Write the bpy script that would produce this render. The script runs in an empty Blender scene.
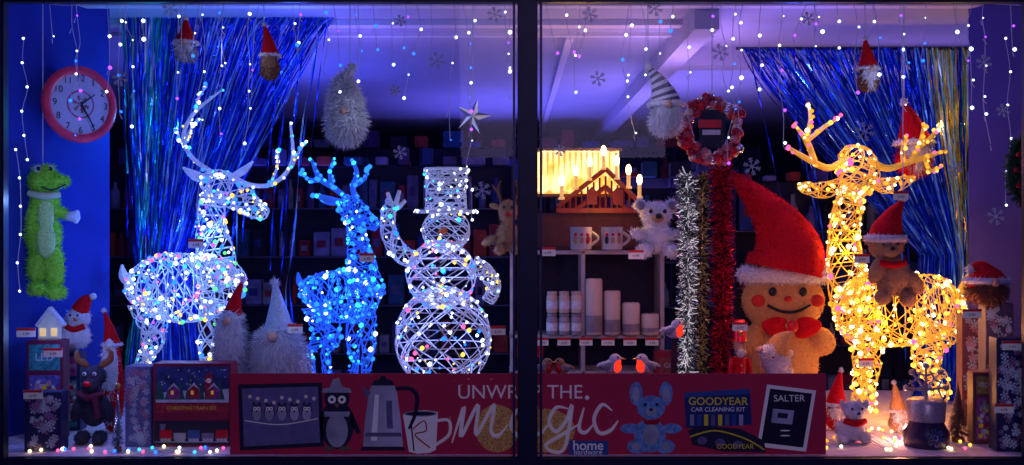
import bpy, bmesh, math, random
from mathutils import Vector, Matrix
random.seed(11)
R=random.uniform
CAMH=0.9
bpy.context.scene.view_settings.view_transform='Standard'
# ---------------------------------------------------------------- materials
_mc={}
def M(name,col,rough=.6,metal=0,var=.2,scale=25,bump=0.0,emit=0,spec=.4,sheen=0):
    if name in _mc: return _mc[name]
    m=bpy.data.materials.new(name); m.use_nodes=True
    nt=m.node_tree; b=nt.nodes['Principled BSDF']
    tc=nt.nodes.new('ShaderNodeTexCoord'); n=nt.nodes.new('ShaderNodeTexNoise')
    n.inputs['Scale'].default_value=scale; n.inputs['Detail'].default_value=3
    nt.links.new(tc.outputs['Object'],n.inputs['Vector'])
    r=nt.nodes.new('ShaderNodeValToRGB')
    c=Vector(col)
    r.color_ramp.elements[0].position=.3; r.color_ramp.elements[1].position=.7
    r.color_ramp.elements[0].color=(*(c*(1-var)),1)
    r.color_ramp.elements[1].color=(*[min(1,x*(1+var*.6)) for x in c],1)
    nt.links.new(n.outputs['Fac'],r.inputs['Fac']); nt.links.new(r.outputs['Color'],b.inputs['Base Color'])
    b.inputs['Roughness'].default_value=rough; b.inputs['Metallic'].default_value=metal
    b.inputs['Specular IOR Level'].default_value=spec
    if sheen: b.inputs['Sheen Weight'].default_value=sheen
    if emit:
        nt.links.new(r.outputs['Color'],b.inputs['Emission Color']); b.inputs['Emission Strength'].default_value=emit
        m.cycles.emission_sampling='NONE'
    if bump:
        bp=nt.nodes.new('ShaderNodeBump'); bp.inputs['Strength'].default_value=bump; bp.inputs['Distance'].default_value=.01
        nt.links.new(n.outputs['Fac'],bp.inputs['Height']); nt.links.new(bp.outputs['Normal'],b.inputs['Normal'])
    _mc[name]=m; return m
def E(name,col,s,samp='NONE'):
    if name in _mc: return _mc[name]
    m=bpy.data.materials.new(name); m.use_nodes=True
    nt=m.node_tree; nt.nodes.clear()
    e=nt.nodes.new('ShaderNodeEmission'); o=nt.nodes.new('ShaderNodeOutputMaterial')
    e.inputs[0].default_value=(*col,1); e.inputs[1].default_value=s
    nt.links.new(e.outputs[0],o.inputs[0]); m.cycles.emission_sampling=samp
    _mc[name]=m; return m
white=M('white_fabric',(.65,.65,.7),.9,bump=.3,scale=90)
plushw=M('white_plush',(.68,.68,.73),1,bump=.6,scale=120)
red=M('red_fabric',(.6,.006,.012),.9,bump=.4,scale=90,spec=.1)
redgl=M('red_gloss',(.6,.006,.015),.25)
green=M('lime_plush',(.34,.8,.06),1,bump=.6,scale=110,spec=.1)
ginger=M('ginger_plush',(.62,.32,.12),1,bump=.6,scale=110,spec=.1)
brown=M('brown_plush',(.2,.08,.03),1,bump=.6,scale=110)
tan=M('tan_plush',(.42,.24,.12),1,bump=.5,scale=110)
dark=M('dark_plush',(.03,.035,.06),1,bump=.5,scale=110)
grey=M('grey_plush',(.25,.26,.33),1,bump=.5,scale=110)
black=M('black_plastic',(.01,.01,.012),.35)
skin=M('nose_fabric',(.65,.35,.24),.8)
wirew=M('white_wire',(.6,.65,.88),.5,emit=.12)
wirel=M('bluish_wire',(.5,.62,.9),.5,emit=.16)
wireg=M('gold_wire',(.9,.5,.06),.5,emit=.3)  # wire tint and emit paint in the glow of the bulbs
wireb=M('blue_lit_wire',(.03,.16,.95),.5,emit=.4)
cable=M('clear_cable',(.35,.35,.6),.4,emit=.1)
silver=M('silver_metal',(.75,.76,.8),.22,1)
gold=M('gold_metal',(.8,.5,.15),.3,1)
wood=M('painted_wood_red',(.36,.04,.015),.5)
bulb={
 'w':E('bulb_cool_white',(.68,.8,1),3),'b':E('bulb_blue',(.01,.12,1),3.4),'c':E('bulb_cyan',(.03,.5,1),2.4),
 'p':E('bulb_purple',(.35,.06,1),2.5),'g':E('bulb_green',(.12,1,.3),1.4),'y':E('bulb_warm_yellow',(1,.62,.08),2),
 'o':E('bulb_orange',(1,.3,.02),2),'k':E('bulb_pink',(1,.1,.35),2),'ww':E('bulb_warm_white',(1,.8,.4),3.5)}
# ---------------------------------------------------------------- mesh builder
_b=bmesh.new(); bmesh.ops.create_icosphere(_b,subdivisions=1,radius=1)
ICV=[v.co.copy() for v in _b.verts]; ICF=[[v.index for v in f.verts] for f in _b.faces]; _b.free()
def cr(P,n):
    out=[]
    for i in range(n+1):
        t=i/n*(len(P)-1); j=min(int(t),len(P)-2); f=t-j
        q=[P[max(j-1,0)],P[j],P[j+1],P[min(j+2,len(P)-1)]]
        out.append(tuple(.5*((2*b)+(-a+c)*f+(2*a-5*b+4*c-d)*f*f+(-a+3*b-3*c+d)*f**3) for a,b,c,d in zip(*q)))
    return out
def floorpy(y,z=0): return 232+(CAMH-z)*1000/(4+y)
class MB:
    """accumulates one object's mesh; dimensions are measured on the plane at depth y (k metres per unit)"""
    def __init__(s,y):
        s.y=y; s.k=(4+y)/1000; s.v=[]; s.f=[]; s.m=[]; s.mats=[]; s.mark=0
    def P(s,x,d,py): return Vector(((x-512)*s.k, s.y+d*s.k, CAMH+(232-py)*s.k))
    def add(s,vs,fs,mat):
        o=len(s.v); s.mark=len(s.f)
        if mat not in s.mats: s.mats.append(mat)
        mi=s.mats.index(mat)
        s.v+= [tuple(v) for v in vs]
        for f in fs: s.f.append([o+i for i in f]); s.m.append(mi)
    def ellv(s,x,d,py,rx,rd,rz,rot=0,seg=18,ring=12):
        c=s.P(x,d,py); Rm=Matrix.Rotation(math.radians(rot),3,'Y'); vs=[];fs=[]
        for i in range(ring+1):
            ph=math.pi*i/ring
            for j in range(seg):
                th=2*math.pi*j/seg
                vs.append(c+Rm@Vector((rx*s.k*math.sin(ph)*math.cos(th),rd*s.k*math.sin(ph)*math.sin(th),rz*s.k*math.cos(ph))))
        for i in range(ring):
            for j in range(seg):
                a=i*seg+j;b=i*seg+(j+1)%seg
                fs.append([a,a+seg,b+seg,b])
        return vs,fs
    def ell(s,x,d,py,rx,rd,rz,mat,rot=0,seg=18,ring=12):
        vs,fs=s.ellv(x,d,py,rx,rd,rz,rot,seg,ring); s.add(vs,fs,mat)
    def bulb(s,p,r,mat): 
        s.add([p+v*r*s.k for v in ICV],ICF,mat)
    def box(s,x,d,py,sx,sd,sz,mat,bev=.6,rot=0):
        bm=bmesh.new(); bmesh.ops.create_cube(bm,size=1)
        for v in bm.verts: v.co=Vector((v.co.x*sx,v.co.y*sd,v.co.z*sz))*s.k
        if bev: bmesh.ops.bevel(bm,geom=bm.edges[:],offset=min(bev,sx*.3,sd*.3,sz*.3)*s.k,segments=2,affect='EDGES')
        Rm=Matrix.Rotation(math.radians(rot),3,'Y'); c=s.P(x,d,py); bm.verts.index_update()
        s.add([c+Rm@v.co for v in bm.verts],[[v.index for v in f.verts] for f in bm.faces],mat); bm.free()
    def poly(s,pts,mat,d=0):
        s.add([s.P(a,d,b) for a,b in pts],[list(range(len(pts)))],mat)
    def slab(s,pts,mat,d=0,t=1):
        n=len(pts); vs=[s.P(a,d,b) for a,b in pts]+[s.P(a,d+t,b) for a,b in pts]
        s.add(vs,[list(range(n)),list(range(2*n-1,n-1,-1))]+[[i,(i+1)%n,n+(i+1)%n,n+i] for i in range(n)],mat)
    def disc(s,x,py,r,mat,d=0,rz=None,n=20):
        rz=rz or r; s.poly([(x+r*math.cos(2*math.pi*i/n),py+rz*math.sin(2*math.pi*i/n)) for i in range(n)],mat,d)
    def lathe(s,x,d,py,prof,mat,seg=18,rot=0):
        c=s.P(x,d,py); vs=[];fs=[];Rm=Matrix.Rotation(math.radians(rot),3,'Y')
        for r,z in prof:
            for j in range(seg):
                th=2*math.pi*j/seg; vs.append(c+Rm@(Vector((r*math.cos(th),r*math.sin(th),z))*s.k))
        for i in range(len(prof)-1):
            for j in range(seg):
                a=i*seg+j;b=i*seg+(j+1)%seg; fs.append([a,b,b+seg,a+seg])
        fs.append(list(range(seg))[::-1]); fs.append([(len(prof)-1)*seg+j for j in range(seg)])
        s.add(vs,fs,mat)
    def wtube(s,pts,rad,mat,seg=5,closed=False):
        n=len(pts); vs=[];fs=[]; 
        T0=(pts[1]-pts[0]).normalized(); N=T0.orthogonal().normalized()
        for i,p in enumerate(pts):
            T=(pts[min(i+1,n-1)]-pts[max(i-1,0)])
            if T.length<1e-9: T=T0
            T=T.normalized(); N=(N-T*N.dot(T)); N=N.normalized() if N.length>1e-6 else T.orthogonal().normalized(); B=T.cross(N)
            r=rad[i] if isinstance(rad,(list,tuple)) else rad
            for j in range(seg):
                a=2*math.pi*j/seg; vs.append(p+(N*math.cos(a)+B*math.sin(a))*r)
        for i in range(n-1):
            for j in range(seg):
                a=i*seg+j;b=i*seg+(j+1)%seg; fs.append([a,b,b+seg,a+seg])
        fs.append(list(range(seg))[::-1]); fs.append([(n-1)*seg+j for j in range(seg)])
        s.add(vs,fs,mat)
    def tube(s,path,mat,seg=8,n=None):
        n=n or (len(path)-1)*5
        q=cr(path,n) if len(path)>2 else [tuple(a+(b-a)*i/n for a,b in zip(*path)) for i in range(n+1)]
        s.wtube([s.P(a,b,c) for a,b,c,r in q],[max(r,.05)*s.k for *_,r in q],mat,seg)
    def surf(s,path,N=48):
        q=cr(path,N); C=[s.P(a,b,c) for a,b,c,_,_ in q]; rr=[(max(.3,a)*s.k,max(.3,b)*s.k) for *_,a,b in q]
        fr=[]
        for i in range(N+1):
            T=(C[min(i+1,N)]-C[max(i-1,0)]).normalized(); Nn=T.cross(Vector((0,1,0))).normalized(); B=T.cross(Nn).normalized()
            fr.append((C[i],Nn*rr[i][0],B*rr[i][1]))
        def S(t,th):
            u=t*N; j=min(int(u),N-1); f=u-j; a=fr[j];b=fr[j+1]
            return a[0].lerp(b[0],f)+a[1].lerp(b[1],f)*math.cos(th)+a[2].lerp(b[2],f)*math.sin(th)
        return S
    def wire(s,path,mat,nh=6,turns=1.2,rings=6,r=.55,N=30,bulbs=0,pal='w',br=1.6):
        S=s.surf(path); r=min(r,.6)
        for i in range(nh):
            for sg in (1,-1):
                o=R(-.4,.4); tt=turns*R(.5,1.5)
                s.wtube([S(t/N,2*math.pi*i/nh+o+sg*tt*2*math.pi*t/N) for t in range(N+1)],r*s.k,mat,4)
        for i in range(rings+1):
            t=min(.995,max(.005,(i+R(-.2,.2))/max(1,rings)))
            s.wtube([S(t,2*math.pi*j/16) for j in range(17)],r*s.k,mat,4)
        for i in range(bulbs):
            s.bulb(S(R(.02,.98),R(0,2*math.pi)),br*random.choice((.7,.9,1,1.25,1.6)),bulb[random.choice(pal)])
    def bulbline(s,path,n,pal,br=1.5,j=2):
        q=cr(path,n)
        for a in q: s.bulb(s.P(a[0]+R(-j,j),a[1]+R(-j,j)-1,a[2]+R(-j,j)),br*R(.7,1.4),bulb[random.choice(pal)])
    def blob(s,ells,mat,vox=1.6,sm=6):
        t=MB(s.y)
        for e in ells: t.ell(*e[:6],mat,rot=e[6] if len(e)>6 else 0)
        me=bpy.data.meshes.new('tmp'); me.from_pydata(t.v,[],t.f); ob=bpy.data.objects.new('tmp',me)
        bpy.context.collection.objects.link(ob)
        m=ob.modifiers.new('r','REMESH'); m.mode='VOXEL'; m.voxel_size=vox*s.k
        m=ob.modifiers.new('s','SMOOTH'); m.iterations=sm; m.factor=.5
        dg=bpy.context.evaluated_depsgraph_get(); ev=ob.evaluated_get(dg); e=ev.to_mesh()
        vs=[v.co.copy() for v in e.vertices]; fs=[list(p.vertices) for p in e.polygons]; ev.to_mesh_clear()
        bpy.data.objects.remove(ob); bpy.data.meshes.remove(me); s.add(vs,fs,mat)
    def fur(s,n,L,w,mat,droop=0,start=None,cond=None):
        st=s.mark if start is None else start; F=s.f[st:]; 
        if not F: return
        vs=[];fs=[]
        for i in range(n):
            f=random.choice(F); a,b,c=[Vector(s.v[q]) for q in f[:3]]
            d=Vector(s.v[f[-1]]); nr=(c-a).cross(d-b)
            if nr.length<1e-12: continue
            nr=nr.normalized(); p=a.lerp(b,R(0,1)).lerp(d.lerp(c,R(0,1)) if len(f)>3 else c,R(0,1))
            side=Vector((R(-1,1),R(-1,1),R(-1,1))).cross(nr)
            if side.length<1e-6: continue
            side=side.normalized()*w*s.k*.5
            tip=p+(nr+Vector((R(-.5,.5),R(-.5,.5),R(-.5,.5)-droop))).normalized()*L*s.k*R(.6,1.2)
            o=len(vs); vs+=[p-side,p+side,tip]; fs.append([o,o+1,o+2])
        mk=s.mark; s.add(vs,fs,mat); s.mark=mk
    def text(s,txt,x,py,size,mat,d=0,shear=0,bold=0):
        cu=bpy.data.curves.new('t','FONT'); cu.body=txt; cu.size=size*s.k*1.35; cu.align_x='CENTER'; cu.align_y='CENTER'; cu.shear=shear; cu.offset=bold*s.k
        ob=bpy.data.objects.new('t',cu); bpy.context.collection.objects.link(ob)
        dg=bpy.context.evaluated_depsgraph_get(); ev=ob.evaluated_get(dg); e=ev.to_mesh(); c=s.P(x,d,py)
        s.add([c+Vector((v.co.x,0,v.co.y)) for v in e.vertices],[list(p.vertices) for p in e.polygons],mat)
        ev.to_mesh_clear(); bpy.data.objects.remove(ob); bpy.data.curves.remove(cu)
    def flake(s,x,py,r,mat,d=0,w=.5):
        for i in range(6):
            a=math.pi*i/3+.3
            def seg(ax,ay,bx,by):
                dx,dy=bx-ax,by-ay; l=math.hypot(dx,dy)+1e-6; nx,ny=-dy/l*w,dx/l*w
                s.poly([(ax+nx,ay+ny),(bx+nx,by+ny),(bx-nx,by-ny),(ax-nx,ay-ny)],mat,d)
            ex,ey=x+r*math.cos(a),py+r*math.sin(a); seg(x,py,ex,ey)
            for q in (.5,.75):
                bx,by=x+r*q*math.cos(a),py+r*q*math.sin(a)
                for g in (.9,-.9): seg(bx,by,bx+r*.28*math.cos(a+g),by+r*.28*math.sin(a+g))
    def tinsel(s,path,rad,n,mats,w=.9,core=None):
        if not isinstance(mats,list): mats=[mats]
        q=cr(path,60) if len(path)>2 else [tuple(a+(b-a)*i/60 for a,b in zip(*path)) for i in range(61)]
        s.wtube([s.P(*p[:3]) for p in q],.8*s.k,core or mats[0],5)
        for mat in mats:
            vs=[];fs=[]
            for i in range(n//len(mats)):
                u=R(0,60); j=min(int(u),59); p=s.P(*[a+(b-a)*(u-j) for a,b in zip(q[j][:3],q[j+1][:3])])
                dr=Vector((R(-1,1),R(-1,1),R(-.8,.6))).normalized(); sd=dr.orthogonal().normalized()*w*s.k*.5
                sd=Matrix.Rotation(R(0,6),3,dr)@sd
                tip=p+dr*rad*s.k*R(.5,1.15); o=len(vs); vs+=[p-sd,p+sd,tip+sd*.8,tip-sd*.8]; fs.append([o,o+1,o+2,o+3])
            s.add(vs,fs,mat)
    def done(s,name,rotz=0,smooth=True):
        v=[Vector(a) for a in s.v]
        mn=Vector([min(a[i] for a in v) for i in range(3)]); mx=Vector([max(a[i] for a in v) for i in range(3)])
        o=Vector(((mn.x+mx.x)/2,(mn.y+mx.y)/2,mn.z))
        me=bpy.data.meshes.new(name); me.from_pydata([a-o for a in v],[],s.f)
        for m in s.mats: me.materials.append(m)
        me.polygons.foreach_set('material_index',s.m)
        if smooth: me.polygons.foreach_set('use_smooth',[True]*len(me.polygons))
        me.update()
        ob=bpy.data.objects.new(name,me); ob.location=o; ob.rotation_euler=(0,0,math.radians(rotz))
        bpy.context.collection.objects.link(ob)
        if smooth:
            try: me.set_sharp_from_angle(angle=math.radians(50))
            except Exception: pass
        return ob
def roombox(name,x0,x1,y0,y1,z0,z1,mat):
    me=bpy.data.meshes.new(name); c=Vector(((x0+x1)/2,(y0+y1)/2,(z0+z1)/2)); bm=bmesh.new(); bmesh.ops.create_cube(bm,size=1)
    for v in bm.verts: v.co=Vector((v.co.x*(x1-x0),v.co.y*(y1-y0),v.co.z*(z1-z0)))
    bm.to_mesh(me); bm.free(); me.materials.append(mat); ob=bpy.data.objects.new(name,me); ob.location=c
    bpy.context.collection.objects.link(ob); return ob
# ---------------------------------------------------------------- room
bluewall=M('blue_wall_paint',(.02,.045,.36),.8,var=.08,scale=6,spec=.1)
purwall=M('violet_wall_paint',(.05,.045,.26),.8,var=.08,scale=6,spec=.1)
ceilm=M('ceiling_paint',(.44,.44,.64),.95,var=.06,scale=3,spec=.1)
trimm=M('trim_paint',(.7,.66,.8),.6,var=.05)
framem=M('window_frame_paint',(.004,.005,.03),.5,var=.3)
floorm=M('snow_blanket',(.8,.64,.66),1,var=.12,bump=.8,scale=30)
shopm=M('shop_back_wall',(.02,.02,.07),.9)
CZ=2.0
roombox('floor',-2.5,2.5,.0,1.7,-.06,0,floorm)
roombox('floor.001',-4,4,1.7,7.8,-.56,-.5,M('shop_floor',(.04,.04,.06),.5))
roombox('ceiling',-4,4,-.02,7.8,CZ,CZ+.08,ceilm)
def wallq(name,a,b,z0,z1,t,mat):
    A=Vector((*a,0));B=Vector((*b,0)); n=(B-A).cross(Vector((0,0,1))).normalized()*t
    vs=[A,B,B+n,A+n]; o=(A+B)/2
    me=bpy.data.meshes.new(name); me.from_pydata([tuple(v-o+Vector((0,0,z))) for z in (z0,z1) for v in vs],[],[[0,1,2,3],[4,7,6,5],[0,4,5,1],[1,5,6,2],[2,6,7,3],[3,7,4,0]])
    me.materials.append(mat); ob=bpy.data.objects.new(name,me); ob.location=o; bpy.context.collection.objects.link(ob)
wallq('wall_left',(-2.40,0),(-1.98,.92),-.06,CZ,-.08,bluewall)
wallq('wall_right',(2.48,0),(2.2,.82),-.06,CZ,.08,purwall)
roombox('wall_back',-4,4,7.6,7.75,-.5,CZ,shopm)
roombox('wall_side_left',-4.1,-4,.9,7.75,-.5,CZ,shopm)
roombox('wall_side_right',4,4.1,.9,7.75,-.5,CZ,shopm)
roombox('trim_1',-3.9,.88,1.16,1.24,CZ-.03,CZ,trimm)
roombox('trim_2',-3.9,.88,1.5,1.54,CZ-.02,CZ,trimm)
roombox('trim_3',.88,1.0,.82,7.6,CZ-.12,CZ,ceilm)
roombox('trim_4',1.0,3.9,1.9,2.1,CZ-.11,CZ,ceilm)
roombox('trim_5',.3,.34,1.54,7.5,CZ-.03,CZ,trimm)
roombox('trim_6',-3.9,3.9,.74,.80,CZ-.025,CZ,trimm)
# window frame
wf=MB(0)
wf.box(527.5,0,232,20,12,470,framem,bev=2)
wf.box(512,0,464,1100,14,14,framem,bev=2)
wf.box(512,0,-1.5,1100,14,8,framem,bev=2)
wf.box(-2,0,232,16,14,480,framem,bev=2)
wf.box(1030,0,232,12,14,480,framem,bev=2)
for x in (514,541): wf.box(x,2,232,2.5,6,462,M('frame_bead',(.01,.012,.09),.4),bev=.5)
wf.done('window_frame')
gm=bpy.data.materials.new('window_glass'); gm.use_nodes=True; nt=gm.node_tree; nt.nodes.clear()
o=nt.nodes.new('ShaderNodeOutputMaterial'); mx=nt.nodes.new('ShaderNodeMixShader'); tr=nt.nodes.new('ShaderNodeBsdfTransparent'); gl=nt.nodes.new('ShaderNodeBsdfGlossy')
gl.inputs['Roughness'].default_value=.02; mx.inputs[0].default_value=.02
nt.links.new(tr.outputs[0],mx.inputs[1]); nt.links.new(gl.outputs[0],mx.inputs[2]); nt.links.new(mx.outputs[0],o.inputs[0])
for i,(a,b) in enumerate(((6,516),(539,1022))):
    g=MB(0.02); g.poly([(a,5),(b,5),(b,455),(a,455)],gm); g.done('window_%d'%(i+1),smooth=False)
# ---------------------------------------------------------------- shop shelving
cols=[(.01,.02,.12),(.04,.04,.14),(.08,.08,.22),(.1,.01,.03),(.01,.04,.12),(.1,.1,.16),(.01,.01,.03),(.03,.02,.1),(.15,.02,.02)]
boxm=[M('carton_%d'%i,c,.8,var=.4,scale=12,emit=.03,spec=.1) for i,c in enumerate(cols)]
shm=M('store_shelf_metal',(.015,.015,.06),.7,spec=.1)
def store(y,x0,x1,top,levels,name='store_shelf_unit'):
    s=MB(y); bot=floorpy(y,-.5); h=bot-top
    s.box((x0+x1)/2,26,top+h/2,x1-x0,2,h,M('shelf_backing',(.006,.006,.03),.9))
    nx=int((x1-x0)/90)+1
    for i in range(nx+1): s.box(x0+(x1-x0)*i/nx,13,top+h/2,1.5,26,h,shm)
    for l in range(levels):
        zz=top+8+l*(h/levels)+h/levels*.75
        s.box((x0+x1)/2,12,zz,x1-x0,26,1.4,shm)
        s.box((x0+x1)/2,-1.5,zz,x1-x0,1,1.4,M('shelf_label_strip',(.03,.03,.1),.7))
        x=x0+4
        while x<x1-10:
            w=R(6,18); hh=R(.4,.85)*h/levels*.8; m=random.choice(boxm)
            if random.random()<.6:
                s.box(x+w/2,8,zz-1-hh/2,w*.9,14,hh,m)
                s.box(x+w/2,.8,zz-1-hh*.5,w*.5,.5,hh*.3,random.choice(boxm),bev=0)
            else:
                r=w*.35; s.lathe(x+w/2,8,zz-1,[(r,0),(r,hh*.6),(r*.4,hh*.8),(r*.4,hh)],m,10)
            x+=w+R(0,4)
    x=x0+6
    while x<x1-20:
        w=R(10,26); hh=R(5,18); s.box(x+w/2,10,top-hh/2,w*.9,16,hh,random.choice(boxm)); x+=w+R(2,14)
    s.done(name)
store(2.3,60,512,164,6); store(2.6,545,735,176,6); store(5.5,250,760,146,6); store(2.0,735,985,180,5)
# ---------------------------------------------------------------- foil curtains
def curtain(name,y,xa,xb,top,gx,gpy,gw,bot,mats,pw,n=230):
    s=MB(y); s.tube([(xa-6,0,top,1.6),(xb+6,0,top,1.6)],black,8,4)
    for i in range(n):
        u=min(1,max(0,(i+R(-1.2,1.2))/n)); x0=xa+u*(xb-xa); x1=gx+(u-.5+R(-.12,.12))*gw; d=R(-5,5); ph=R(0,6); m=mats(u)
        rr=random.random(); endf=1 if rr<.72 else R(.2,.9); N=34; vs=[]; amp=R(.5,3); fq=R(5,12); tw=R(10,26); pp=pw*R(.8,1.3)
        loose=(rr>.92)
        for j in range(N+1):
            t=j/N*endf; py=top+t*(bot-top); tt=min(1,t*(bot-top)/(gpy-top))
            x=x0+(x1-x0)*(tt**pp)*(.25 if loose else 1)+math.sin(ph+t*fq)*amp*min(1,t*4)
            if t*(bot-top)>(gpy-top): x+=(u-.5)*gw*.5*(py-gpy)/(bot-gpy)
            a=ph+t*tw; w=.85
            vs+=[s.P(x-w*math.cos(a),d+w*math.sin(a),py),s.P(x+w*math.cos(a),d-w*math.sin(a),py)]
        s.add(vs,[[2*j,2*j+1,2*j+3,2*j+2] for j in range(N)],m)
    s.done(name,smooth=False)
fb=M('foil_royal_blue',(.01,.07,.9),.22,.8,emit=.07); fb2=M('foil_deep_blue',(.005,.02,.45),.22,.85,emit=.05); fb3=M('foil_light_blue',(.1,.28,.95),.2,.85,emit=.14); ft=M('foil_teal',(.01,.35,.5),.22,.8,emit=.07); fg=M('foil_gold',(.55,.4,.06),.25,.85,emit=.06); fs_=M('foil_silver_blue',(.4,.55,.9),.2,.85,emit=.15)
curtain('foil_tinsel_curtain',1.13,122,338,14,165,285,50,400,lambda u: random.choice([ft,ft,fb2,fb2,fb,fs_]) if u<.3 else random.choice([fb,fb,fb2,fb2,fb3]),.8,400)
curtain('foil_tinsel_curtain',1.25,742,970,48,944,255,40,400,lambda u: random.choice([fg,fg,ft,fb2,fs_]) if u>.8 else random.choice([fb,fb2,fb2,fb2,fb3]),1.0,370)
# ---------------------------------------------------------------- wire reindeer
def legs(s,L,mat,pal,nb,br):
    for p in L: s.wire(p,mat,4,1.5,7,.6,24,nb,pal,br)
s=MB(.85); fl=floorpy(.85); pal=['w','w','w','b','c','y','g','p','b','w','k','w']; W=wirel
s.wire([(130,0,298,6,6),(142,0,290,24,20),(165,0,287,34,26),(195,0,287,34,27),(222,0,280,29,24),(238,0,268,12,12)],W,12,1.0,15,bulbs=240,pal=pal)
s.wire([(222,0,290,24,20),(216,-2,255,19,17),(212,-4,220,14,13),(216,-5,190,12,12)],W,8,1.0,10,bulbs=105,pal=pal)
s.wire([(206,-5,180,8,8),(220,-8,185,16,14),(240,-12,196,14,12),(258,-15,208,10,10),(270,-17,214,6,7)],W,8,.8,9,bulbs=60,pal=['w','b','c','w','y'])
for A in ([(214,-8,172,2.6),(196,-12,158,2.4),(188,-14,138,2.2),(198,-14,115,2),(225,-14,92,1)],[(190,-14,142,1.8),(198,-18,128,1.4),(206,-20,122,.8)],[(200,-14,112,1.8),(204,-16,98,1.4),(212,-16,88,.8)],[(193,-13,150,1.8),(184,-10,142,1.3),(180,-9,130,.8)],
          [(226,2,172,2.6),(248,8,184,2.4),(272,10,182,2.2),(290,10,160,2),(288,10,120,1)],[(290,10,165,1.8),(298,6,150,1.4),(306,5,140,.8)],[(268,10,183,1.8),(276,6,165,1.4),(277,6,150,.8)]):
    s.tube(A,W,6); s.bulbline(A,10,['b','w','c','b','w','y'],1.7)
for A in ([(212,-8,180,3),(200,-14,176,5),(188,-16,168,1)],[(228,4,178,3),(240,10,170,4),(250,12,160,1)]): s.tube(A,W,6)
legs(s,[[(150,-14,300,17,12),(158,-14,335,11,9),(146,-14,368,6,6),(150,-14,fl,6,6)],[(146,14,300,17,12),(150,14,338,11,9),(138,14,368,6,6),(142,14,fl,6,6)],
        [(222,-13,300,14,11),(226,-13,345,8,8),(222,-13,380,6,6),(222,-13,fl,6,6)],[(210,13,300,14,11),(202,13,345,8,8),(205,13,380,6,6),(200,13,fl,6,6)]],W,pal,36,1.6)
s.tube([(132,0,285,4),(124,0,276,5),(122,0,264,1)],W,6)
s.done('light_up_wire_reindeer')
s=MB(.7); fl=floorpy(.7,.15); pal=['b','b','b','c','c','w','b','b']
s.wire([(306,0,302,6,6),(315,0,296,22,18),(340,0,296,26,20),(362,0,292,24,19),(378,0,285,9,9)],wireb,9,1.0,11,bulbs=165,pal=pal,br=1.8)
s.wire([(366,0,296,20,16),(362,-2,265,15,13),(358,-4,238,10,10),(355,-5,215,9,9)],wireb,8,1.0,9,bulbs=80,pal=pal,br=1.8)
s.wire([(342,-5,205,7,7),(352,-8,208,13,11),(366,-12,218,9,9),(379,-14,226,5,6)],wireb,7,.8,7,bulbs=40,pal=pal,br=1.8)
for A in ([(348,-6,198,3),(336,-10,188,3),(322,-12,178,3),(314,-12,160,1.5)],[(324,-12,180,2.5),(312,-14,180,2),(304,-14,172,1)],[(334,-10,187,3),(332,-12,172,2),(336,-12,160,1)],
          [(356,2,200,3),(352,5,186,3),(356,6,172,2.5),(350,6,158,1.5)],[(354,5,184,3),(364,4,178,2),(368,4,166,1)],[(344,-8,202,3),(330,-14,200,4.5),(318,-16,194,1)]):
    s.tube(A,wireb,6); s.bulbline(A,9,['b','c','b'],2.1)
legs(s,[[(318,-11,305,14,10),(322,-11,332,8,7),(312,-11,355,5,5),(316,-11,fl,5,5)],[(318,11,305,14,10),(332,11,335,8,7),(324,11,355,5,5),(328,11,fl,5,5)],
        [(366,-10,305,12,9),(370,-10,340,7,7),(368,-10,365,5,5),(368,-10,fl,5,5)],[(354,10,305,12,9),(352,10,340,7,7),(352,10,365,5,5),(350,10,fl,5,5)]],wireb,pal,28,1.8)
s.tube([(308,0,290,3),(300,0,282,4),(298,0,272,1)],wireb,6)
s.done('light_up_wire_reindeer')
# golden reindeer
s=MB(.95); fl=floorpy(.95); pal=['ww','y','y','y','o','ww','y','ww','k']
s.wire([(838,-4,300,6,6),(850,-2,305,30,22),(880,0,310,36,26),(920,0,308,35,27),(948,0,304,28,22),(962,0,300,8,8)],wireg,13,1.0,17,bulbs=260,pal=pal,br=1.9)
s.wire([(858,-2,310,26,20),(846,-4,275,20,17),(842,-6,235,15,14),(846,-8,205,14,13),(852,-8,185,10,10)],wireg,11,1.0,13,bulbs=125,pal=pal,br=1.9)
s.wire([(842,0,150,6,6),(852,-4,160,19,14),(856,-10,176,20,14),(850,-18,190,12,12),(848,-22,198,6,7)],wireg,9,.8,9,bulbs=66,pal=['ww','k','o','ww','y'],br=1.9)
for A in ([(842,-6,160,3.5),(826,-8,168,3.5),(806,-10,160,3),(788,-12,150,2),(786,-12,148,1)],[(812,-10,163,3),(804,-10,142,3),(790,-12,124,1)],[(806,-10,140,2.5),(820,-12,128,2.5),(836,-12,118,1)],[(804,-10,138,2.5),(808,-8,120,2),(806,-8,106,1)],
          [(868,-4,160,3.5),(886,-2,168,3.5),(908,0,162,3),(930,0,155,2.5),(946,0,150,1)],[(910,0,162,3),(920,0,144,2.5),(924,0,122,1)],[(918,0,148,2.5),(932,0,136,2.5),(940,0,124,1)],[(904,0,163,3),(902,-2,148,2),(906,-2,136,1)],[(925,0,157,2.5),(930,0,170,2),(942,0,166,1)]):
    s.tube(A,wireg,6); s.bulbline(A,10,['ww','k','o','y','o','k'],2)
for A in ([(840,-6,182,4),(822,-12,190,7),(802,-14,188,5),(794,-14,186,1)],[(868,-6,180,4),(884,-8,186,7),(900,-8,182,5),(912,-8,178,1)]):
    s.wire([(a,b,c,r+1,r*.6) for a,b,c,r in A],wireg,5,.8,5,bulbs=14,pal=['ww','o']); s.bulbline(A,6,['ww','o','y'],1.8)
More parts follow.
